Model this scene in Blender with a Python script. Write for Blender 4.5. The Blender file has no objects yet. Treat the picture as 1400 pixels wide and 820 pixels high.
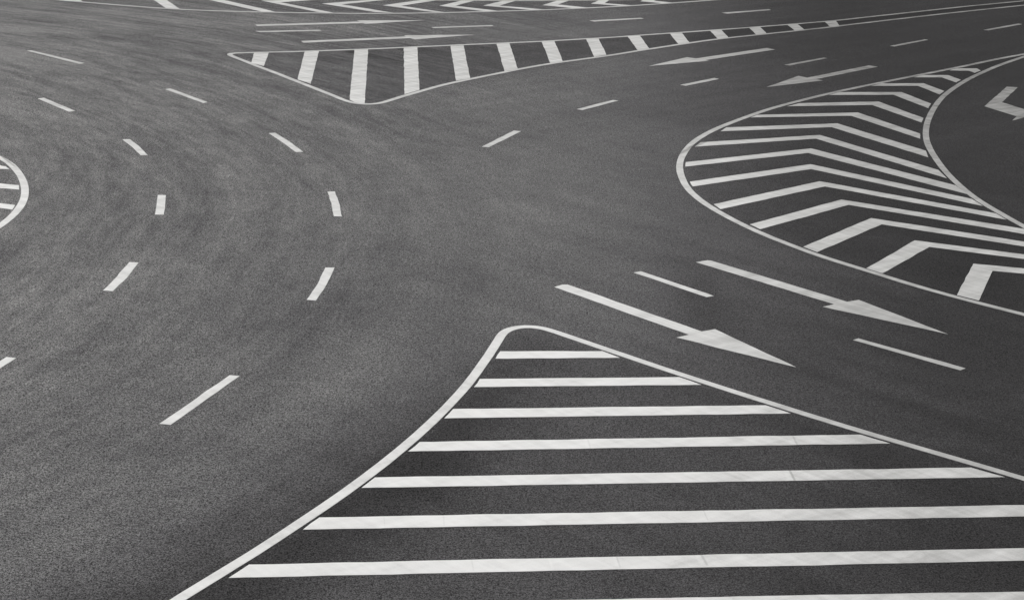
import bpy, bmesh, math, random
from mathutils import Vector, Matrix, geometry
from mathutils import noise as mnoise
random.seed(7)
scene = bpy.context.scene
rad = math.radians

# ------------------------------------------------------------------ camera (on a footbridge, 10.2 m up)
cam_data = bpy.data.cameras.new('camera')
cam = bpy.data.objects.new('camera', cam_data)
scene.collection.objects.link(cam)
scene.camera = cam
PITCH, ROLL = rad(15.7198), rad(-2.51916)
cam_data.sensor_width = 36.0
cam_data.lens = 2806.34 / 1400.0 * 36.0
cam_data.clip_start = 0.1
cam_data.clip_end = 6000.0
right0 = Vector((1, 0, 0)); up0 = Vector((0, math.sin(PITCH), math.cos(PITCH))); fwd = Vector((0, math.cos(PITCH), -math.sin(PITCH)))
c_, s_ = math.cos(ROLL), math.sin(ROLL)
cr = right0 * c_ - up0 * s_
cu = right0 * s_ + up0 * c_
m = Matrix((cr, cu, -fwd)).transposed().to_4x4()
m.translation = Vector((0, 0, 10.2))
cam.matrix_world = m

# ------------------------------------------------------------------ light: thin overcast, veiled sun ahead and to the left
SUN_ELEV, SUN_AZ = 34.0, -38.0            # azimuth measured from the view direction (+Y), negative = left
SUN_STRENGTH, SKY_STRENGTH, EXPOSURE = 1.5, 0.12, 0.08
w = bpy.data.worlds.new('World'); scene.world = w; w.use_nodes = True
nt = w.node_tree; nt.nodes.clear()
sky = nt.nodes.new('ShaderNodeTexSky'); sky.sky_type = 'NISHITA'; sky.sun_disc = False
sky.sun_elevation = rad(SUN_ELEV); sky.sun_rotation = rad(SUN_AZ); sky.dust_density = 4.0; sky.air_density = 1.0; sky.ozone_density = 1.0
hs = nt.nodes.new('ShaderNodeHueSaturation'); hs.inputs['Saturation'].default_value = 0.08
bg = nt.nodes.new('ShaderNodeBackground'); bg.inputs['Strength'].default_value = SKY_STRENGTH
wo = nt.nodes.new('ShaderNodeOutputWorld')
nt.links.new(sky.outputs[0], hs.inputs['Color']); nt.links.new(hs.outputs[0], bg.inputs['Color']); nt.links.new(bg.outputs[0], wo.inputs[0])
sd = bpy.data.lights.new('sun', 'SUN'); sd.energy = SUN_STRENGTH; sd.angle = rad(12); sd.color = (1.0, 0.982, 0.955)
sun = bpy.data.objects.new('sun', sd); scene.collection.objects.link(sun)
sdir = Vector((math.cos(rad(SUN_ELEV)) * math.sin(rad(SUN_AZ)), math.cos(rad(SUN_ELEV)) * math.cos(rad(SUN_AZ)), math.sin(rad(SUN_ELEV))))
sun.rotation_euler = sdir.to_track_quat('Z', 'Y').to_euler()
scene.view_settings.view_transform = 'Standard'; scene.view_settings.look = 'None'
scene.view_settings.exposure = EXPOSURE; scene.view_settings.gamma = 1.0; scene.view_settings.use_curve_mapping = False

# ------------------------------------------------------------------ layout of the junction, metres on the ground
# (x to the right, y away from the footbridge)
DASHES = {
  'a': [(-14.987,61.601),(-14.886,61.716),(-12.872,59.857),(-12.970,59.669)],
  'b': [(-12.857,53.933),(-12.731,54.098),(-11.537,52.455),(-11.663,52.300)],
  'c': [(-9.855,56.174),(-9.727,56.301),(-8.420,54.503),(-8.507,54.350)],
  'd': [(-9.652,49.094),(-9.488,49.167),(-9.107,48.363),(-8.731,47.413),(-8.887,47.363),(-9.251,48.243)],
  'e': [(-7.775,43.368),(-7.601,43.388),(-7.453,42.436),(-7.331,41.597),(-7.516,41.588),(-7.634,42.435)],
  'f': [(-6.285,50.658),(-6.138,50.749),(-5.650,49.717),(-5.190,48.563),(-5.354,48.510),(-5.794,49.566)],
  'g': [(-4.195,44.415),(-4.031,44.463),(-3.836,43.348),(-3.666,42.148),(-3.834,42.129),(-3.998,43.316)],
  'h': [(-0.919,50.145),(-0.147,52.413),(0.043,52.358),(-0.744,50.111)],
  'i': [(-7.394,35.664),(-7.331,36.641),(-7.307,37.706),(-7.129,37.693),(-7.138,36.591),(-7.211,35.645)],
  'j': [(-3.594,37.942),(-3.424,37.960),(-3.452,36.764),(-3.534,35.617),(-3.706,35.647),(-3.620,36.757)],
  'k': [(-8.550,29.481),(-8.106,31.524),(-7.942,31.488),(-8.372,29.400)],
  'l': [(-5.127,28.655),(-4.440,31.094),(-4.279,31.071),(-4.958,28.619)],
  'm': [(2.343,38.574),(2.488,38.698),(3.777,37.127),(3.637,37.022)],
  'n': [(6.019,34.614),(6.132,34.729),(7.718,33.217),(7.606,33.091)],
  'o': [(1.553,55.879),(2.610,57.575),(2.752,57.494),(1.712,55.784)],
  'p': [(4.724,60.635),(5.867,62.164),(5.997,62.012),(4.885,60.498)],
  'q': [(8.366,65.349),(9.889,67.234),(9.992,67.140),(8.542,65.252)],
  'r': [(12.615,70.560),(14.171,72.545),(14.281,72.438),(12.761,70.469)],
  's': [(16.908,75.674),(18.708,77.913),(18.809,77.749),(17.090,75.618)],
  't': [(-8.860,67.554),(-6.850,68.468),(-6.732,68.268),(-8.668,67.379)],
  'u': [(-3.175,70.215),(-1.132,71.342),(-1.052,71.152),(-3.080,70.017)],
  'v': [(2.337,73.561),(4.238,74.883),(4.335,74.683),(2.515,73.355)],
  'w': [(7.395,77.253),(9.345,78.892),(9.404,78.662),(7.581,77.052)],
}
ARROWS = {
  'A1': [(-9.051,68.994),(-5.672,70.790),(-5.795,71.041),(-3.526,71.791),(-5.430,70.294),(-5.544,70.454),(-8.938,68.700)],
  'A2': [(-7.162,65.871),(-3.885,67.842),(-3.972,68.064),(-1.659,68.924),(-3.560,67.253),(-3.732,67.510),(-7.044,65.545)],
  'A3': [(3.957,63.900),(5.307,66.043),(5.579,65.849),(8.193,68.824),(8.422,68.522),(5.863,65.600),(5.971,65.482)],
  'A4': [(7.328,60.922),(8.573,63.272),(8.808,62.994),(11.180,65.987),(11.438,65.809),(9.060,62.790),(9.234,62.581)],
  'A5': [(14.969,62.965),(15.303,62.932),(14.188,60.060),(14.614,59.021),(14.981,59.917),(15.485,59.150),(13.835,57.097),(14.118,57.788),(13.503,59.245)],
  'A6': [(0.787,37.262),(0.941,37.455),(1.038,37.472),(3.369,34.728),(3.617,34.912),(4.803,32.863),(2.894,34.289),(3.125,34.493)],
  'A7': [(3.628,39.595),(3.868,39.787),(3.941,39.776),(6.279,37.127),(6.525,37.299),(7.812,35.247),(5.769,36.705),(6.010,36.913)],
}
ISLANDS = {
  'near': dict(
    borders=[[(-3.918,22.228),(-3.753,22.594),(-3.114,23.955),(-2.872,24.505),(-2.401,25.612),(-2.175,26.169),(-1.925,26.824),(-1.720,27.390),(-1.527,27.959),(-1.314,28.628),(-1.116,29.301),(-0.933,29.978),(-0.764,30.659),(-0.653,31.148),(-0.554,31.639),(-0.356,32.723),(-0.243,33.416),(-0.166,33.911),(-0.122,34.104),(-0.089,34.197),(-0.047,34.285),(0.006,34.366),(0.071,34.436),(0.145,34.493),(0.228,34.533),(0.317,34.551),(0.407,34.547),(0.495,34.521),(0.578,34.477),(0.656,34.419),(0.800,34.283),(2.393,32.617),(2.813,32.187),(3.599,31.414),(4.469,30.584),(5.057,30.038),(5.504,29.636),(7.029,28.335),(7.936,27.545)]],
    stripes=[
      [(-0.161,33.020),(1.572,33.287),(1.853,32.954),(-0.231,32.597)],
      [(-0.462,31.465),(2.792,32.027),(3.124,31.669),(-0.543,31.038)],
      [(-0.831,29.914),(4.072,30.763),(4.424,30.419),(-0.946,29.461)],
      [(-1.259,28.358),(5.382,29.553),(5.778,29.210),(-1.403,27.932)],
      [(-1.799,26.822),(6.810,28.300),(7.233,27.959),(-1.950,26.401)],
      [(-2.411,25.258),(7.257,26.861),(8.111,27.005),(8.477,26.654),(7.158,26.427),(-2.580,24.817)],
      [(-3.118,23.607),(6.895,25.272),(9.444,25.699),(9.816,25.339),(6.796,24.841),(-3.309,23.174)],
      [(-3.703,22.179),(1.046,22.989),(3.763,23.418),(6.564,23.824),(9.968,24.387),(10.299,24.012),(6.463,23.382),(1.036,22.533),(-3.879,21.714)],
    ]),
  'wedge': dict(
    borders=[[(21.394,84.797),(20.614,84.020),(20.113,83.530),(17.717,81.258),(16.425,80.003),(15.146,78.735),(13.804,77.388),(12.050,75.603),(11.076,74.596),(10.725,74.240),(9.932,73.476),(7.088,70.803),(6.594,70.307),(6.125,69.787),(5.220,68.717),(4.010,67.250),(3.696,66.861),(3.087,66.066),(2.835,65.755),(2.311,65.150),(1.439,64.185),(1.047,63.730),(0.796,63.419),(0.551,63.102),(0.079,62.455),(-0.313,61.874),(-1.624,59.863),(-1.944,59.354),(-2.198,58.923),(-2.436,58.483),(-2.698,57.943),(-3.382,56.495),(-3.657,55.851),(-3.741,55.670),(-3.841,55.500),(-3.902,55.424),(-3.972,55.358),(-4.050,55.304),(-4.136,55.266),(-4.226,55.247),(-4.317,55.250),(-4.406,55.273),(-4.490,55.316),(-4.567,55.372),(-4.639,55.439),(-4.705,55.513),(-4.766,55.591),(-4.878,55.756),(-5.232,56.360),(-6.633,58.671),(-7.052,59.353),(-7.854,60.622),(-8.894,62.331),(-8.938,62.418),(-8.972,62.507),(-8.989,62.596),(-8.982,62.682),(-8.951,62.763),(-8.897,62.834),(-8.827,62.896),(-8.746,62.950),(-8.570,63.041),(-7.378,63.562),(-6.836,63.821),(-5.326,64.604),(-4.974,64.795),(-4.539,65.041),(-3.591,65.601),(-2.135,66.481),(0.117,67.785),(0.546,68.042),(1.050,68.368),(2.043,69.044),(2.709,69.488),(2.956,69.659),(3.198,69.836),(4.139,70.582),(6.058,72.026),(7.326,73.004),(8.193,73.682),(9.052,74.371),(10.060,75.193),(10.753,75.769),(11.360,76.291),(11.657,76.559),(12.020,76.904),(13.505,78.390),(15.442,80.275),(16.865,81.682),(17.511,82.309),(18.168,82.926),(18.977,83.672),(21.719,86.160)]],
    stripes=[
      [(-8.302,63.098),(-7.872,63.278),(-7.704,60.733),(-8.147,61.240)],
      [(-6.820,63.843),(-6.395,64.024),(-6.010,58.031),(-6.457,58.662)],
      [(-5.325,64.569),(-4.904,64.750),(-4.256,55.374),(-4.444,55.328),(-4.708,55.827)],
      [(-3.815,65.368),(-3.393,65.612),(-2.895,57.808),(-3.272,57.044)],
      [(-2.350,66.224),(-1.931,66.439),(-1.527,60.163),(-1.923,59.648)],
      [(-0.873,67.158),(-0.458,67.376),(-0.131,62.244),(-0.524,61.648)],
      [(0.609,68.011),(1.035,68.266),(1.268,64.064),(0.874,63.525)],
      [(2.113,69.079),(2.540,69.305),(2.690,65.820),(2.284,65.286)],
      [(3.555,70.113),(3.981,70.411),(4.164,67.570),(3.762,67.046)],
      [(5.065,71.255),(5.508,71.563),(5.619,69.184),(5.218,68.740)],
      [(6.558,72.413),(6.985,72.687),(7.083,70.720),(6.688,70.298)],
      [(8.061,73.597),(8.484,73.874),(8.557,72.201),(8.149,71.798)],
      [(9.568,74.805),(9.980,75.121),(10.052,73.731),(9.676,73.362)],
      [(11.123,76.128),(11.571,76.463),(11.532,75.225),(11.119,74.760)],
    ]),
  'round': dict(
    borders=[[(18.484,71.536),(17.143,70.049),(16.485,69.294),(15.902,68.607),(15.522,68.142),(14.653,67.042),(14.276,66.574),(13.511,65.648),(12.096,63.959),(11.266,62.956),(10.125,61.561),(9.506,60.774),(8.904,59.974),(8.318,59.162),(7.746,58.340),(7.191,57.507),(6.927,57.082),(6.627,56.561),(6.049,55.507),(5.722,54.888),(5.362,54.172),(5.111,53.627),(4.880,53.072),(4.637,52.415),(4.454,51.842),(4.326,51.359),(4.175,50.674),(4.067,50.083),(4.007,49.687),(3.969,49.389),(3.913,48.791),(3.886,48.191),(3.884,47.590),(3.905,46.890),(3.945,46.391),(3.981,46.093),(4.027,45.796),(4.124,45.305),(4.196,45.013),(4.275,44.724),(4.454,44.150),(4.691,43.491),(4.958,42.843),(5.167,42.388),(5.396,41.943),(5.794,41.248),(6.108,40.736),(6.335,40.406),(6.638,40.007),(7.200,39.303),(7.629,38.749),(8.016,38.290),(8.355,37.922),(8.776,37.493),(9.063,37.213),(9.572,36.732),(10.071,36.239)],
      [(18.549,71.806),(17.447,70.133),(16.957,69.375),(16.428,68.525),(15.759,67.407),(15.411,66.798),(15.126,66.269),(14.340,64.758),(13.986,64.039),(13.612,63.219),(13.177,62.206),(12.837,61.371),(12.555,60.621),(12.268,59.766),(11.973,58.809),(11.672,57.748),(11.419,56.779),(11.278,56.195),(11.146,55.608),(11.043,55.118),(10.948,54.626),(10.863,54.133),(10.803,53.736),(10.750,53.339),(10.695,52.841),(10.649,52.342),(10.606,51.743),(10.564,50.942),(10.537,50.242),(10.526,49.741),(10.524,49.240),(10.532,48.739),(10.552,48.138),(10.578,47.638),(10.609,47.239),(10.649,46.840),(10.698,46.442),(10.795,45.849),(11.011,44.768),(11.224,43.789),(11.507,42.621),(11.716,41.847),(12.134,40.404)]],
    stripes=[
      [(14.016,66.173),(14.747,66.371),(14.786,65.945),(14.485,65.419),(14.375,65.806),(13.733,65.691)],
      [(12.660,64.523),(13.503,64.705),(13.739,63.896),(13.485,63.342),(13.206,64.196),(12.272,63.976)],
      [(11.052,62.549),(12.393,62.897),(12.780,61.612),(12.520,60.976),(12.119,62.376),(10.625,61.978)],
      [(9.472,60.595),(11.399,61.083),(11.950,59.280),(11.728,58.507),(11.070,60.548),(9.065,59.994)],
      [(8.004,58.392),(10.413,59.248),(11.294,56.872),(11.113,56.164),(10.135,58.633),(7.574,57.785)],
      [(6.567,56.222),(9.512,57.295),(10.770,54.489),(10.646,53.755),(9.251,56.730),(6.338,55.785)],
      [(5.525,54.156),(8.674,55.453),(10.494,52.136),(10.406,51.284),(8.444,54.873),(5.318,53.567)],
      [(4.662,51.936),(7.965,53.659),(10.371,49.754),(10.398,48.797),(7.796,53.124),(4.471,51.336)],
      [(4.105,49.347),(7.481,51.775),(10.456,48.025),(10.535,47.117),(7.338,51.169),(4.054,48.820)],
      [(4.045,47.122),(7.212,49.764),(10.553,46.598),(10.662,45.901),(7.157,49.183),(4.076,46.608)],
      [(4.415,44.855),(7.180,47.802),(10.807,45.187),(10.918,44.600),(7.233,47.246),(4.530,44.397)],
      [(5.047,43.060),(7.423,45.907),(11.148,43.751),(11.261,43.141),(7.519,45.393),(5.229,42.656)],
      [(5.976,41.265),(7.834,44.171),(11.458,42.264),(11.542,41.731),(7.977,43.608),(6.208,40.861)],
      [(7.042,39.709),(8.464,42.258),(11.669,41.027),(11.762,40.572),(8.673,41.735),(7.305,39.369)],
      [(8.508,37.963),(9.333,40.468),(11.720,39.961),(11.826,39.530),(9.618,39.956),(8.861,37.637)],
    ]),
  'side': dict(
    borders=[[(-13.432,48.066),(-13.064,47.721),(-12.848,47.509),(-12.710,47.362),(-12.510,47.134),(-12.256,46.821),(-12.014,46.498),(-11.843,46.248),(-11.683,45.992),(-11.535,45.727),(-11.402,45.456),(-11.239,45.087),(-11.087,44.713),(-10.982,44.429),(-10.853,44.047),(-10.736,43.660),(-10.656,43.368),(-10.562,42.976),(-10.500,42.679),(-10.448,42.381),(-10.405,42.082),(-10.372,41.781),(-10.343,41.378),(-10.331,41.076),(-10.329,40.773),(-10.348,40.269),(-10.373,39.968),(-10.406,39.667),(-10.520,38.868),(-10.679,37.973)]],
    stripes=[
      [(-12.472,45.772),(-11.763,45.609),(-11.606,45.514),(-11.460,45.260),(-11.672,45.247),(-12.590,45.466)],
      [(-12.336,44.047),(-11.309,43.809),(-10.868,43.706),(-10.769,43.303),(-11.196,43.362),(-12.201,43.554)],
      [(-11.859,42.299),(-10.848,41.981),(-10.504,41.871),(-10.459,41.463),(-10.744,41.568),(-11.743,41.874)],
    ]),
  'far': dict(
    borders=[[(-17.693,73.259),(-16.844,72.953),(-16.271,72.769),(-15.787,72.635),(-15.008,72.444),(-14.235,72.228),(-13.845,72.134),(-13.452,72.055),(-13.057,71.987),(-12.660,71.929),(-12.361,71.893),(-12.061,71.867),(-11.761,71.852),(-11.460,71.848),(-11.159,71.853),(-10.759,71.875),(-10.259,71.923),(-9.762,71.987),(-9.167,72.077),(-8.574,72.180),(-7.983,72.296),(-7.297,72.442),(-6.710,72.577),(-6.321,72.675),(-5.934,72.782),(-5.550,72.898),(-5.169,73.024),(-4.791,73.159),(-4.417,73.302),(-3.952,73.492),(-3.492,73.691),(-2.854,73.985),(-2.316,74.255),(-0.629,75.142),(0.250,75.623),(0.768,75.930),(1.362,76.304),(2.119,76.797),(2.868,77.300),(3.446,77.700),(3.853,77.992),(4.253,78.295),(4.645,78.608),(5.342,79.182),(6.802,80.407),(8.473,81.848)],
      [(-4.327,77.032),(-3.548,77.217),(-2.966,77.365),(-2.291,77.550),(-1.618,77.745),(-0.852,77.979),(-0.281,78.163),(0.286,78.360),(0.849,78.568),(1.503,78.821),(2.153,79.081),(2.708,79.310),(3.259,79.548),(4.168,79.967),(5.786,80.757)]],
    stripes=[
      [(-17.030,73.792),(-16.337,74.235),(-15.678,72.759),(-16.033,72.838),(-16.590,72.889)],
      [(-13.822,75.099),(-13.380,75.251),(-12.068,71.856),(-12.551,71.889)],
      [(-12.243,75.431),(-11.681,75.624),(-11.037,74.806),(-9.280,72.882),(-8.767,72.245),(-9.257,72.200),(-11.508,74.647)],
      [(-9.624,75.017),(-7.718,76.136),(-7.272,76.288),(-8.912,74.787),(-6.762,72.665),(-7.250,72.621)],
      [(-7.396,74.929),(-5.793,76.495),(-5.202,76.989),(-4.880,77.098),(-6.696,74.960),(-4.660,73.305),(-5.335,73.336)],
      [(-5.200,75.194),(-4.153,76.734),(-3.530,77.556),(-2.986,77.740),(-4.551,75.267),(-2.911,74.082),(-3.317,74.009)],
      [(-3.143,75.733),(-2.353,77.529),(-1.862,77.737),(-2.575,75.921),(-0.890,75.011),(-1.435,74.775)],
      [(-1.541,76.324),(-0.803,77.988),(-0.335,78.146),(-0.951,76.499),(0.728,75.975),(0.339,75.688)],
      [(0.664,77.177),(1.241,78.677),(1.677,78.824),(1.230,77.532),(2.356,77.015),(1.820,76.676)],
      [(2.507,78.229),(2.844,79.303),(3.229,79.433),(3.036,78.511),(4.067,78.242),(3.661,77.920)],
      [(4.453,79.542),(4.610,80.205),(5.133,80.382),(4.993,79.897),(5.727,79.559),(5.295,79.244)],
    ]),
}

CURVE_C = (-31.0, 38.7)      # centre of the curved carriageway on the left; its dashes lie at r = 23.8 and 27.5
BORDER_W = 0.165

# ------------------------------------------------------------------ wear and shade maps (traffic polish, dust, unworn asphalt, painted light falloff)
def sstep(a, b, x):
    if a == b: return float(x > a)
    t = min(1.0, max(0.0, (x - a) / (b - a))); return t * t * (3 - 2 * t)

def inside(poly, x, y):
    r = False; n = len(poly); j = n - 1
    for i in range(n):
        xi, yi = poly[i]; xj, yj = poly[j]
        if (yi > y) != (yj > y) and x < (xj - xi) * (y - yi) / (yj - yi) + xi: r = not r
        j = i
    return r

def dist_poly(poly, x, y):
    best = 1e9
    for (ax, ay), (bx, by) in zip(poly[:-1], poly[1:]):
        dx, dy = bx - ax, by - ay; L = dx * dx + dy * dy
        t = 0 if L == 0 else max(0, min(1, ((x - ax) * dx + (y - ay) * dy) / L))
        d = math.hypot(x - ax - t * dx, y - ay - t * dy)
        if d < best: best = d
    return best

RINGS = {}
for key, isl in ISLANDS.items():
    b = isl['borders'][0]
    if key == 'near': ring = b + [(45, 20), (30, 5), (-12, 5), (-9, 16)]
    elif key == 'wedge': ring = b
    elif key == 'round': ring = b + list(reversed(isl['borders'][1]))
    elif key == 'side': ring = b
    else: ring = b + [(20, 100), (-40, 100)]
    RINGS[key] = (ring, [isl['borders'][0][::3] + [isl['borders'][0][-1]]] + [q[::2] + [q[-1]] for q in isl['borders'][1:]])

STAINS = [(3.5, 36.8, 0.5, 2.6, -0.17), (4.6, 33.0, 0.8, 1.2, -0.05), (9.1, 39.6, 0.9, 2.4, -0.08), (6.6, 29.4, 0.8, 0.35, 0.09), (8.2, 31.5, 1.0, 0.4, 0.05),
          (-16.2, 65.6, 2.6, 0.8, 0.20), (-12.8, 64.6, 2.6, 0.6, -0.16), (-17.0, 61.5, 2.4, 0.9, 0.12), (-8.6, 69.0, 4.5, 0.8, 0.13), (-9.5, 62.5, 2.2, 1.4, -0.08), (-3.4, 34.6, 0.5, 2.2, -0.10), (-5.4, 27.6, 1.8, 0.5, -0.10),
          (-12.0, 57.5, 2.5, 1.0, -0.08), (-2.6, 31.5, 0.9, 1.8, 0.06), (-5.0, 31.5, 0.8, 2.0, 0.05), (-1.0, 58.0, 3.5, 1.0, 0.04)]

def road_values(x, y):
    """tone (0 fresh or shade-painted dark asphalt .. 1 pale polished and dusty), curve weight, coarse grain amount"""
    r = math.hypot(x - CURVE_C[0], y - CURVE_C[1])
    t = 0.68
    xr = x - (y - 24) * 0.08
    # older pale surface on the curved carriageway at left, newer surfacing plus painted light falloff darkening the right
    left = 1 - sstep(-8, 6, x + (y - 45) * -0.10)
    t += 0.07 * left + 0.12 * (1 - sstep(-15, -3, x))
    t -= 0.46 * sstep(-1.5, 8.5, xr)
    # dust in the middle of the junction, where nobody drives a fixed line
    t += 0.10 * math.exp(-(((x - 0.5) / 4.5) ** 2 + ((y - 45) / 7.0) ** 2))
    # far carriageways
    t -= 0.06 * sstep(56, 70, y)
    # wheel paths of the curve
    if r < 34:
        u = (r - 20.1) / 3.7
        t += 0.035 * math.cos(2 * math.pi * 2 * u) * left
    # untravelled strip along the near island
    t -= 0.36 * math.exp(-((r - 31.6) / 1.15) ** 2) * (1 - sstep(27, 37, y)) * (1 - sstep(-1, 2, x))
    # dark drips and stains left where traffic waits, pale scuffed dust elsewhere
    for sx, sy, rx, ry, am in STAINS: t += am * math.exp(-(((x - sx) / rx) ** 2 + ((y - sy) / ry) ** 2))
    for key, (ring, lines) in RINGS.items():
        d = min(dist_poly(l, x, y) for l in lines) if abs(x) < 30 and 14 < y < 100 else 9
        ins = inside(ring, x, y)
        s = d if ins else -d
        k = sstep(-0.25, 0.35, s)
        amt = {'near': 0.19, 'wedge': 0.23, 'round': 0.10, 'side': 0.10, 'far': 0.12}[key]
        t -= amt * k * (1 - 0.5 * sstep(-2, 6, x) if key == 'near' else 1)
    t = max(0.0, min(1.0, t))
    return t, left, 0.50 + 0.50 * left

def dirt_and_shade_value(x, y):
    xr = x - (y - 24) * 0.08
    d = 0.09 + 0.31 * sstep(36, 66, y) + 0.36 * sstep(0.5, 6.5, xr)  # base dirt plus painted light falloff, duller far off and to the right
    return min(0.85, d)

# ------------------------------------------------------------------ materials
def new_mat(name):
    mt = bpy.data.materials.new(name); mt.use_nodes = True
    n = mt.node_tree; n.nodes.clear()
    out = n.nodes.new('ShaderNodeOutputMaterial'); b = n.nodes.new('ShaderNodeBsdfPrincipled')
    n.links.new(b.outputs[0], out.inputs['Surface'])
    return mt, n, b

class NB:
    """little node helper"""
    def __init__(s, n): s.n = n; s.L = n.links.new
    def node(s, t, **kw):
        nd = s.n.nodes.new(t)
        for k, v in kw.items(): setattr(nd, k, v)
        return nd
    def math(s, op, a, b=None, c=None, clamp=False):
        nd = s.node('ShaderNodeMath', operation=op, use_clamp=clamp)
        for i, v in enumerate((a, b, c)):
            if v is None: continue
            if isinstance(v, (int, float)): nd.inputs[i].default_value = v
            else: s.L(v, nd.inputs[i])
        return nd.outputs[0]
    def noise(s, vec, scale, detail=2, rough=0.5, dist=0.0):
        nd = s.node('ShaderNodeTexNoise'); nd.inputs['Scale'].default_value = scale
        nd.inputs['Detail'].default_value = detail; nd.inputs['Roughness'].default_value = rough; nd.inputs['Distortion'].default_value = dist
        s.L(vec, nd.inputs['Vector']); return nd.outputs['Fac']
    def attr(s, name):
        nd = s.node('ShaderNodeAttribute', attribute_name=name); return nd.outputs['Fac']
    def pos(s): return s.node('ShaderNodeNewGeometry').outputs['Position']
    def comb(s, x, y, z=0.0):
        nd = s.node('ShaderNodeCombineXYZ')
        for i, v in enumerate((x, y, z)):
            if isinstance(v, (int, float)): nd.inputs[i].default_value = v
            else: s.L(v, nd.inputs[i])
        return nd.outputs[0]
    def sep(s, v):
        nd = s.node('ShaderNodeSeparateXYZ'); s.L(v, nd.inputs[0]); return nd.outputs
    def mapr(s, v, a, b, c, d):
        nd = s.node('ShaderNodeMapRange'); s.L(v, nd.inputs[0])
        for i, q in zip((1, 2, 3, 4), (a, b, c, d)): nd.inputs[i].default_value = q
        return nd.outputs[0]

def streak_coords(k, P, ang):
    """coordinates stretched along a driving direction ang (degrees from +x)"""
    x, y, z = k.sep(P); a = rad(ang)
    u = k.math('ADD', k.math('MULTIPLY', x, math.cos(a)), k.math('MULTIPLY', y, math.sin(a)))
    v = k.math('ADD', k.math('MULTIPLY', x, -math.sin(a)), k.math('MULTIPLY', y, math.cos(a)))
    return u, v

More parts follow.
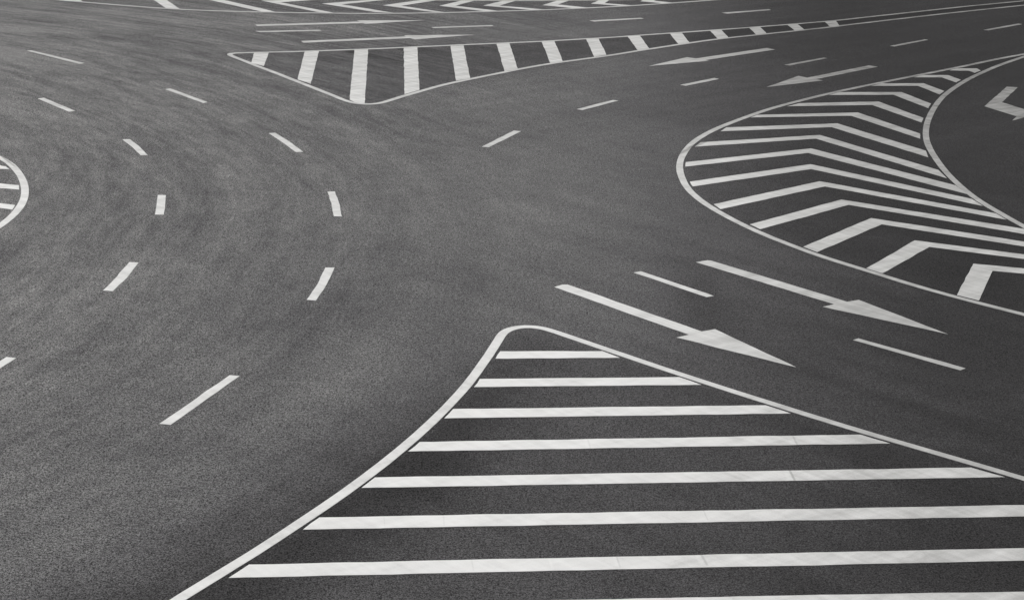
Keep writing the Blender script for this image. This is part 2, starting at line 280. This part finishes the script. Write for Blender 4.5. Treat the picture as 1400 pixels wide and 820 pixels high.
def asphalt_material():
    mt, n, b = new_mat('asphalt'); k = NB(n); P = k.pos()
    tone = k.attr('tone'); left = k.attr('curve'); grain = k.attr('grain')
    x, y, z = k.sep(P)
    # polar coordinates about the centre of the curve
    dx = k.math('SUBTRACT', x, CURVE_C[0]); dy = k.math('SUBTRACT', y, CURVE_C[1])
    r = k.math('SQRT', k.math('ADD', k.math('MULTIPLY', dx, dx), k.math('MULTIPLY', dy, dy)))
    th = k.math('ARCTAN2', dy, dx)
    # slow wander of the wheel paths
    warp = k.math('MULTIPLY', k.math('SUBTRACT', k.noise(P, 0.07, 1), 0.5), 1.8)
    pc = k.comb(k.math('ADD', r, warp), k.math('MULTIPLY', th, 1.9))
    s1 = k.noise(pc, 0.9, 3, 0.6)
    pc2 = k.comb(k.math('MULTIPLY', k.math('ADD', r, warp), 1.0), k.math('MULTIPLY', th, 4.5))
    s2 = k.noise(pc2, 3.6, 3, 0.65)
    # straight lanes: one heading for the lanes by the arrows, one for the far carriageways
    u1, v1 = streak_coords(k, P, ANG1); t1 = k.noise(k.comb(k.math('MULTIPLY', u1, 0.12), v1), 1.1, 3, 0.6)
    u2, v2 = streak_coords(k, P, ANG2); t2 = k.noise(k.comb(k.math('MULTIPLY', u2, 0.10), v2), 1.0, 3, 0.6)
    farw = k.mapr(y, 44, 56, 0, 1)
    straight = k.math('ADD', k.math('MULTIPLY', t1, k.math('SUBTRACT', 1.0, farw)), k.math('MULTIPLY', t2, farw))
    cs = k.math('ADD', k.math('MULTIPLY', s1, 0.65), k.math('MULTIPLY', s2, 0.85)); cs = k.math('SUBTRACT', cs, 0.25)
    st = k.math('ADD', k.math('MULTIPLY', cs, left), k.math('MULTIPLY', straight, k.math('SUBTRACT', 1.0, left)))
    st = k.math('SUBTRACT', st, 0.5)
    # cloudy patches of dust and patina
    cl = k.math('SUBTRACT', k.noise(P, 0.22, 4, 0.55, 0.4), 0.5)
    cl2 = k.math('SUBTRACT', k.noise(P, 1.4, 3, 0.6), 0.5)
    tot = k.math('ADD', tone, k.math('MULTIPLY', st, k.math('ADD', 0.26, k.math('MULTIPLY', left, k.mapr(y, 40, 64, 0.50, 0.82)))))
    tot = k.math('ADD', tot, k.math('MULTIPLY', cl, k.math('ADD', 0.20, k.math('MULTIPLY', left, 0.10))))
    tot = k.math('ADD', tot, k.math('MULTIPLY', cl2, k.math('ADD', 0.14, k.math('MULTIPLY', left, 0.12))))
    ramp = k.node('ShaderNodeValToRGB'); cr = ramp.color_ramp
    cr.elements[0].position = 0.0; cr.elements[0].color = (0.026, 0.0255, 0.0258, 1)
    cr.elements[1].position = 1.0; cr.elements[1].color = (0.205, 0.2025, 0.200, 1)
    for p, c in ((0.25, (0.0438, 0.0427, 0.0438)), (0.45, (0.0738, 0.0720, 0.0738)), (0.62, (0.1065, 0.1045, 0.1068)), (0.8, (0.1465, 0.1448, 0.1448))):
        e = cr.elements.new(p); e.color = (*c, 1)
    k.L(tot, ramp.inputs[0])
    # stone chippings: three sizes of grain
    g1 = k.math('SUBTRACT', k.noise(P, 37.0, 2, 0.7), 0.5)
    g2 = k.math('SUBTRACT', k.noise(P, 15.0, 3, 0.75), 0.5)
    g3 = k.math('SUBTRACT', k.noise(P, 85.0, 1, 0.6), 0.5)
    g0 = k.math('SUBTRACT', k.noise(P, 4.0, 3, 0.75), 0.5)
    gs = k.math('ADD', k.math('MULTIPLY', g1, 3.4), k.math('ADD', k.math('MULTIPLY', g2, 1.9), k.math('MULTIPLY', g3, 3.0)))
    gs = k.math('ADD', gs, k.math('MULTIPLY', g0, 0.5))
    gs = k.math('MULTIPLY', k.math('MULTIPLY', gs, grain), 2.45)
    mul = k.math('MINIMUM', k.math('MAXIMUM', k.math('ADD', 1.0, gs), 0.2), 2.1)
    mx = k.node('ShaderNodeVectorMath', operation='SCALE'); k.L(ramp.outputs[0], mx.inputs[0]); k.L(mul, mx.inputs['Scale'])
    k.L(mx.outputs[0], b.inputs['Base Color'])
    b.inputs['Roughness'].default_value = 0.92
    b.inputs['Specular IOR Level'].default_value = 0.04
    bp = k.node('ShaderNodeBump'); bp.inputs['Strength'].default_value = 0.5; bp.inputs['Distance'].default_value = 0.006
    k.L(k.math('ADD', g1, g3), bp.inputs['Height']); k.L(bp.outputs[0], b.inputs['Normal'])
    return mt

def paint_material():
    mt, n, b = new_mat('thermoplastic road paint'); k = NB(n); P = k.pos()
    dirt_and_shade = k.attr('dirt_and_shade')
    x, y, z = k.sep(P)
    # streaky dirt in several directions, small chips and hairline cracks
    ua, va = streak_coords(k, P, 42); sa = k.noise(k.comb(k.math('MULTIPLY', ua, 0.22), va), 3.2, 4, 0.62)
    ub, vb = streak_coords(k, P, ANG1); sb = k.noise(k.comb(k.math('MULTIPLY', ub, 0.10), vb), 6.0, 3, 0.6)
    patch = k.noise(P, 0.8, 3, 0.6)
    sp = k.noise(P, 55.0, 2, 0.7)
    d = k.math('ADD', dirt_and_shade, k.math('MULTIPLY', k.math('SUBTRACT', sa, 0.5), 0.55))
    d = k.math('ADD', d, k.math('MULTIPLY', k.math('SUBTRACT', sb, 0.5), 0.40))
    d = k.math('ADD', d, k.math('MULTIPLY', k.math('SUBTRACT', patch, 0.5), 0.20))
    d = k.math('ADD', d, k.math('MULTIPLY', k.math('SUBTRACT', sp, 0.5), 0.25))
    vor = k.node('ShaderNodeTexVoronoi', feature='DISTANCE_TO_EDGE'); vor.inputs['Scale'].default_value = 0.55
    wv = k.node('ShaderNodeVectorMath', operation='ADD'); k.L(P, wv.inputs[0])
    nz = k.node('ShaderNodeTexNoise'); nz.inputs['Scale'].default_value = 1.5; k.L(P, nz.inputs['Vector'])
    sc = k.node('ShaderNodeVectorMath', operation='SCALE'); k.L(nz.outputs['Color'], sc.inputs[0]); sc.inputs['Scale'].default_value = 0.5
    k.L(sc.outputs[0], wv.inputs[1]); k.L(wv.outputs[0], vor.inputs['Vector'])
    crack = k.mapr(vor.outputs['Distance'], 0.0, 0.012, 1.0, 0.0)
    crack = k.math('MULTIPLY', crack, k.mapr(k.noise(P, 0.5, 1), 0.5, 0.62, 0.0, 0.05))
    d = k.math('ADD', d, crack)
    # rubber left by tyres where they cross the nose of two islands
    for (ax, ay), (bx, by), wd, amt in SCUFFS:
        L_ = math.hypot(bx - ax, by - ay); ux, uy = (bx - ax) / L_, (by - ay) / L_
        px = k.math('SUBTRACT', x, (ax + bx) / 2); py = k.math('SUBTRACT', y, (ay + by) / 2)
        al = k.math('ABSOLUTE', k.math('ADD', k.math('MULTIPLY', px, ux), k.math('MULTIPLY', py, uy)))
        ac = k.math('ABSOLUTE', k.math('ADD', k.math('MULTIPLY', px, -uy), k.math('MULTIPLY', py, ux)))
        mk = k.math('MULTIPLY', k.mapr(al, L_ / 2 * 0.8, L_ / 2 * 1.1, 1, 0), k.mapr(ac, wd * 0.35, wd * 0.75, amt, 0))
        d = k.math('ADD', d, mk)
    ramp = k.node('ShaderNodeValToRGB'); cr = ramp.color_ramp
    cr.elements[0].position = 0.0; cr.elements[0].color = (0.83, 0.828, 0.815, 1)
    cr.elements[1].position = 1.0; cr.elements[1].color = (0.13, 0.128, 0.122, 1)
    for p, c in ((0.2, (0.72, 0.718, 0.705)), (0.5, (0.47, 0.468, 0.457)), (0.8, (0.28, 0.278, 0.27))):
        e = cr.elements.new(p); e.color = (*c, 1)
    k.L(d, ramp.inputs[0]); k.L(ramp.outputs[0], b.inputs['Base Color'])
    b.inputs['Roughness'].default_value = 0.75; b.inputs['Specular IOR Level'].default_value = 0.3
    bp = k.node('ShaderNodeBump'); bp.inputs['Strength'].default_value = 0.3; bp.inputs['Distance'].default_value = 0.002
    k.L(sp, bp.inputs['Height']); k.L(bp.outputs[0], b.inputs['Normal'])
    return mt

def heading(a, b): return math.degrees(math.atan2(b[1] - a[1], b[0] - a[0]))
ANG1 = heading(ARROWS['A6'][0], ARROWS['A6'][5])
ANG2 = heading(ARROWS['A3'][3], ARROWS['A3'][0])
SCUFFS = [((4.1, 27.9), (4.13, 27.4), 0.03, 0.22000000000000003), ((4.05, 27.86), (4.06, 27.39), 0.07, -0.06), ((4.33, 29.38), (4.35, 28.9), 0.028, 0.12), ((4.27, 29.34), (4.3, 28.89), 0.07, -0.048), ((1.21, 28.81), (1.25, 28.37), 0.02, 0.1), ((1.17, 28.8), (1.21, 28.36), 0.05, -0.04000000000000001), ((0.6, 24.31), (0.66, 23.9), 0.03, -0.064), ((1.47, 24.46), (1.51, 24.04), 0.02, 0.12), ((1.44, 24.46), (1.48, 24.03), 0.04, -0.048), ((2.56, 24.66), (2.63, 24.21), 0.028, 0.16000000000000003), ((2.5, 24.65), (2.57, 24.2), 0.05, -0.06), ((2.72, 26.16), (2.76, 25.74), 0.02, 0.11200000000000002), ((-0.79, 25.58), (-0.76, 25.15), 0.02, 0.1), ((-1.57, 25.41), (-1.53, 25.0), 0.015, 0.08000000000000002), ((-0.37, 24.11), (-0.33, 23.72), 0.018, 0.1), ((3.93, 50.19), (5.04, 52.59), 0.1, 0.3), ((4.27, 51.09), (5.31, 53.44), 0.07, 0.32), ((-12.22, 47.03), (-11.37, 45.49), 0.05, 0.35)]
M_ASPHALT = asphalt_material()
M_PAINT = paint_material()

def ground_material():
    mt, n, b = new_mat('bare ground'); k = NB(n); P = k.pos()
    ramp = k.node('ShaderNodeValToRGB'); ramp.color_ramp.elements[0].color = (0.05, 0.048, 0.04, 1); ramp.color_ramp.elements[1].color = (0.13, 0.125, 0.11, 1)
    k.L(k.noise(P, 0.08, 8, 0.65), ramp.inputs[0]); k.L(ramp.outputs[0], b.inputs['Base Color']); b.inputs['Roughness'].default_value = 0.95
    return mt

# ------------------------------------------------------------------ setting: ground and road sheet
def link(o, parent=None):
    scene.collection.objects.link(o)
    if parent: o.parent = parent
    return o

def sheet(name, xs, ys, z, mat, values=False):
    verts = [(x, y, z) for y in ys for x in xs]; nx = len(xs)
    faces = [(j * nx + i, j * nx + i + 1, (j + 1) * nx + i + 1, (j + 1) * nx + i) for j in range(len(ys) - 1) for i in range(nx - 1)]
    me = bpy.data.meshes.new(name); me.from_pydata(verts, [], faces); me.materials.append(mat)
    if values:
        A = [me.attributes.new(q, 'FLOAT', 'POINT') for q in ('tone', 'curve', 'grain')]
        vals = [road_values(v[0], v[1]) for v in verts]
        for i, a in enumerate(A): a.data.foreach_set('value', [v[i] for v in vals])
    o = link(bpy.data.objects.new(name, me)); o['kind'] = 'structure'
    return o

def spaced(a, b, s): n = max(1, round((b - a) / s)); return [a + (b - a) * i / n for i in range(n + 1)]
sheet('ground', spaced(-3000, 3000, 500), spaced(-3000, 3000, 500), -0.03, ground_material())
xs = [-260, -180, -120, -80, -60, -45, -35] + spaced(-30, 30, 0.35) + [35, 45, 60, 80, 120, 180, 260]
ys = [-60, -20, 0, 10] + spaced(16, 50, 0.35) + spaced(50, 96, 0.6)[1:] + [105, 120, 150, 200, 300]
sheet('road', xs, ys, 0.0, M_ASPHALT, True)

# ------------------------------------------------------------------ painted markings: slabs of thermoplastic 4 mm thick
THICK = 0.004
def slab(bm, pts, z0, z1):
    """solid slab from a flat outline"""
    clean = []
    for p in pts:
        if not clean or math.hypot(p[0] - clean[-1][0], p[1] - clean[-1][1]) > 0.004: clean.append(p)
    pts = clean
    area = sum(a[0] * b[1] - b[0] * a[1] for a, b in zip(pts, pts[1:] + pts[:1]))
    if area < 0: pts = pts[::-1]
    top = [bm.verts.new((x, y, z1)) for x, y in pts]; bot = [bm.verts.new((x, y, z0)) for x, y in pts]
    tris = geometry.tessellate_polygon([[Vector((x, y, 0)) for x, y in pts]])
    for t in tris:
        a, b, c = (Vector(pts[i]) for i in t)
        cr_ = (b - a).cross(c - a) if False else (b.x - a.x) * (c.y - a.y) - (b.y - a.y) * (c.x - a.x)
        if abs(cr_) < 1e-9: continue
        t = t if cr_ > 0 else t[::-1]
        try: bm.faces.new([top[i] for i in t])
        except ValueError: pass
    n = len(pts)
    for i in range(n):
        bm.faces.new((bot[i], bot[(i + 1) % n], top[(i + 1) % n], top[i]))

def rough_edge(pts, step=0.2, amp=0.009, closed=True):
    """hand-laid edges wander by a few millimetres"""
    out = []; seq = list(zip(pts, pts[1:] + pts[:1])) if closed else list(zip(pts[:-1], pts[1:]))
    for a, b in seq:
        L = math.hypot(b[0] - a[0], b[1] - a[1]); n = max(1, int(L / step))
        nx, ny = (-(b[1] - a[1]) / L, (b[0] - a[0]) / L) if L > 0 else (0, 0)
        for i in range(n):
            t = i / n; x = a[0] + (b[0] - a[0]) * t; y = a[1] + (b[1] - a[1]) * t
            w_ = 0 if i == 0 else amp * 2 * mnoise.noise(Vector((x * 2.1, y * 2.1, 3.1)))
            out.append((x + nx * w_, y + ny * w_))
    if not closed: out.append(pts[-1])
    return out

def finish(bm, name, origin, parent=None):
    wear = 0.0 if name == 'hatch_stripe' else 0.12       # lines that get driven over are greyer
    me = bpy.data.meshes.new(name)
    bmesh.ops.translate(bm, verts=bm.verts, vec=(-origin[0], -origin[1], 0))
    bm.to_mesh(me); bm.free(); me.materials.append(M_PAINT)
    at = me.attributes.new('dirt_and_shade', 'FLOAT', 'POINT')
    at.data.foreach_set('value', [wear + dirt_and_shade_value(v.co.x + origin[0], v.co.y + origin[1]) for v in me.vertices])
    o = link(bpy.data.objects.new(name, me), parent)
    if parent: o.location = (origin[0] - parent.location.x, origin[1] - parent.location.y, 0)
    else: o.location = (origin[0], origin[1], 0)
    return o

def centre(pts): return (sum(p[0] for p in pts) / len(pts), sum(p[1] for p in pts) / len(pts))

def marking(name, pts, label, cat, group=None):
    bm = bmesh.new(); slab(bm, rough_edge(pts), 0.0, THICK)
    o = finish(bm, name, centre(pts)); o['label'] = label; o['category'] = cat
    if group: o['group'] = group
    return o

CI, CO = 'dashes along the inner arc of the left curve', 'dashes along the outer arc of the left curve'
RR, FF, LL = 'dashes between the lanes right of the centre', 'dashes on the far carriageway', 'dashes between the two lower straight arrows'
DASH_LABELS = {
 'a': ('thin white dash farthest up the left curve, near the top left corner', CI),
 'b': ('short slanting white dash at the upper left, below the farthest dash of the curve', CI),
 'd': ('short slanting white dash just above the almost upright dash of the inner arc', CI),
 'e': ('short almost upright white dash right of the half-seen island at the left edge', CI),
 'i': ('white dash leaning right, below the almost upright dash of the inner arc', CI),
 'k': ('white dash cut off by the left edge of the photo, lowest of the inner arc', CI),
 'c': ('slanting white dash on the left curve, nearest the pointed tip of the wedge island', CO),
 'f': ('slanting white dash of the outer arc, just above its curved upright dash', CO),
 'g': ('short white dash bending upright in the middle of the outer arc', CO),
 'j': ('curved white dash leaning right, below the upright dash of the outer arc', CO),
 'l': ('long white dash beside the foreground island, lowest and largest of the outer arc', CO),
 'h': ('white dash alone in the middle of the open junction below the wedge island', RR),
 'o': ('white dash nearest below the curved long edge of the wedge island', RR),
 'p': ('small white dash just below the leftward arrow nearest the wedge island', RR),
 'q': ('small white dash right between the two leftward arrows', RR),
 'r': ('faint white dash at the upper right, beyond both leftward arrows', RR),
 's': ('faint white dash at the right edge of the photo near the top', RR),
 't': ('very thin white dash left of the two far arrows, farthest left on the far road', FF),
 'u': ('very thin white dash just right of the tips of the two far arrows', FF),
 'v': ('very thin white dash above the middle of the wedge island, on the far road', FF),
 'w': ('very thin white dash farthest right on the far road above the wedge island', FF),
 'm': ('white dash between the shafts of the two large arrows in the lower right lanes', LL),
 'n': ('white dash beyond the tips of the two large arrows, nearest the lower right edge', LL),
}
ARROW_LABELS = {
 'A1': ('thin rightward arrow on the far road, closer to the chevron island', 'straight arrows on the far carriageway'),
 'A2': ('thin rightward arrow on the far road, closer to the wedge island', 'straight arrows on the far carriageway'),
 'A3': ('leftward straight arrow just under the narrow tail of the wedge island', 'straight arrows pointing left'),
 'A4': ('leftward straight arrow just above the rounded chevron island', 'straight arrows pointing left'),
 'A5': ('dull white bent turn arrow cut off by the right edge of the photo', 'turn arrows'),
 'A6': ('large straight arrow pointing lower right, nearest the foreground striped island', 'large straight arrows in the lower lanes'),
 'A7': ('large straight arrow pointing lower right, beside the edge of the rounded chevron island', 'large straight arrows in the lower lanes'),
}
IG = 'white hatched traffic islands painted on the asphalt'
ISLAND_LABELS = {
 'near': ('large foreground island of level white stripes inside a white pointed outline', IG),
 'wedge': ('long wedge-shaped island of short upright white stripes tapering to the upper right', IG),
 'round': ('rounded island filled with bent white chevron stripes at the right', IG),
 'side': ('small rounded end of a striped island cut off by the left edge', IG),
 'far': ('far island of thin white chevrons pointing left along the top edge', IG),
}


for key, label in DASH_LABELS.items():
    marking('lane_dash', DASHES[key], label[0], 'lane dash', label[1])
for key, label in ARROW_LABELS.items():
    marking('turn_arrow' if key == 'A5' else 'lane_arrow', ARROWS[key], label[0], 'road arrow', label[1])

def ribbon(line, w):
    L, R = [], []
    for i, p in enumerate(line):
        a = line[max(0, i - 1)]; b = line[min(len(line) - 1, i + 1)]
        d = math.hypot(b[0] - a[0], b[1] - a[1]); nx, ny = -(b[1] - a[1]) / d, (b[0] - a[0]) / d
        k = w / 2 + 0.005 * mnoise.noise(Vector((p[0] * 0.8, p[1] * 0.8, 0)))
        L.append((p[0] + nx * k, p[1] + ny * k)); R.append((p[0] - nx * k, p[1] - ny * k))
    return L, R

def border_line(line, parent):
    """painted edge line of constant width following the outline"""
    pts = []
    for a, b in zip(line[:-1], line[1:]):
        n = max(1, int(math.hypot(b[0] - a[0], b[1] - a[1]) / 0.5))
        pts += [(a[0] + (b[0] - a[0]) * i / n, a[1] + (b[1] - a[1]) * i / n) for i in range(n)]
    pts.append(line[-1])
    L, R = ribbon(pts, BORDER_W); bm = bmesh.new(); z0, z1 = 0.0, THICK + 0.0015
    rows = [[bm.verts.new((*l, z0)), bm.verts.new((*l, z1)), bm.verts.new((*r, z1)), bm.verts.new((*r, z0))] for l, r in zip(L, R)]
    for q, s in zip(rows[:-1], rows[1:]):
        for i in range(3): bm.faces.new((q[i], q[i + 1], s[i + 1], s[i]))
    bm.faces.new(rows[0][::-1]); bm.faces.new(rows[-1])
    bmesh.ops.recalc_face_normals(bm, faces=bm.faces)
    return finish(bm, 'border_line', centre(line), parent)

for key, (label, grp) in ISLAND_LABELS.items():
    isl = ISLANDS[key]; c = centre(isl['borders'][0])
    root = link(bpy.data.objects.new('hatched_island', None)); root.location = (c[0], c[1], 0)
    root.empty_display_size = 0.5
    root['label'] = label; root['category'] = 'hatched island'; root['group'] = grp
    for b in isl['borders']: border_line(b, root)
    for s in isl['stripes']:
        bm = bmesh.new(); slab(bm, rough_edge(s), 0.0, THICK); finish(bm, 'hatch_stripe', centre(s), root)
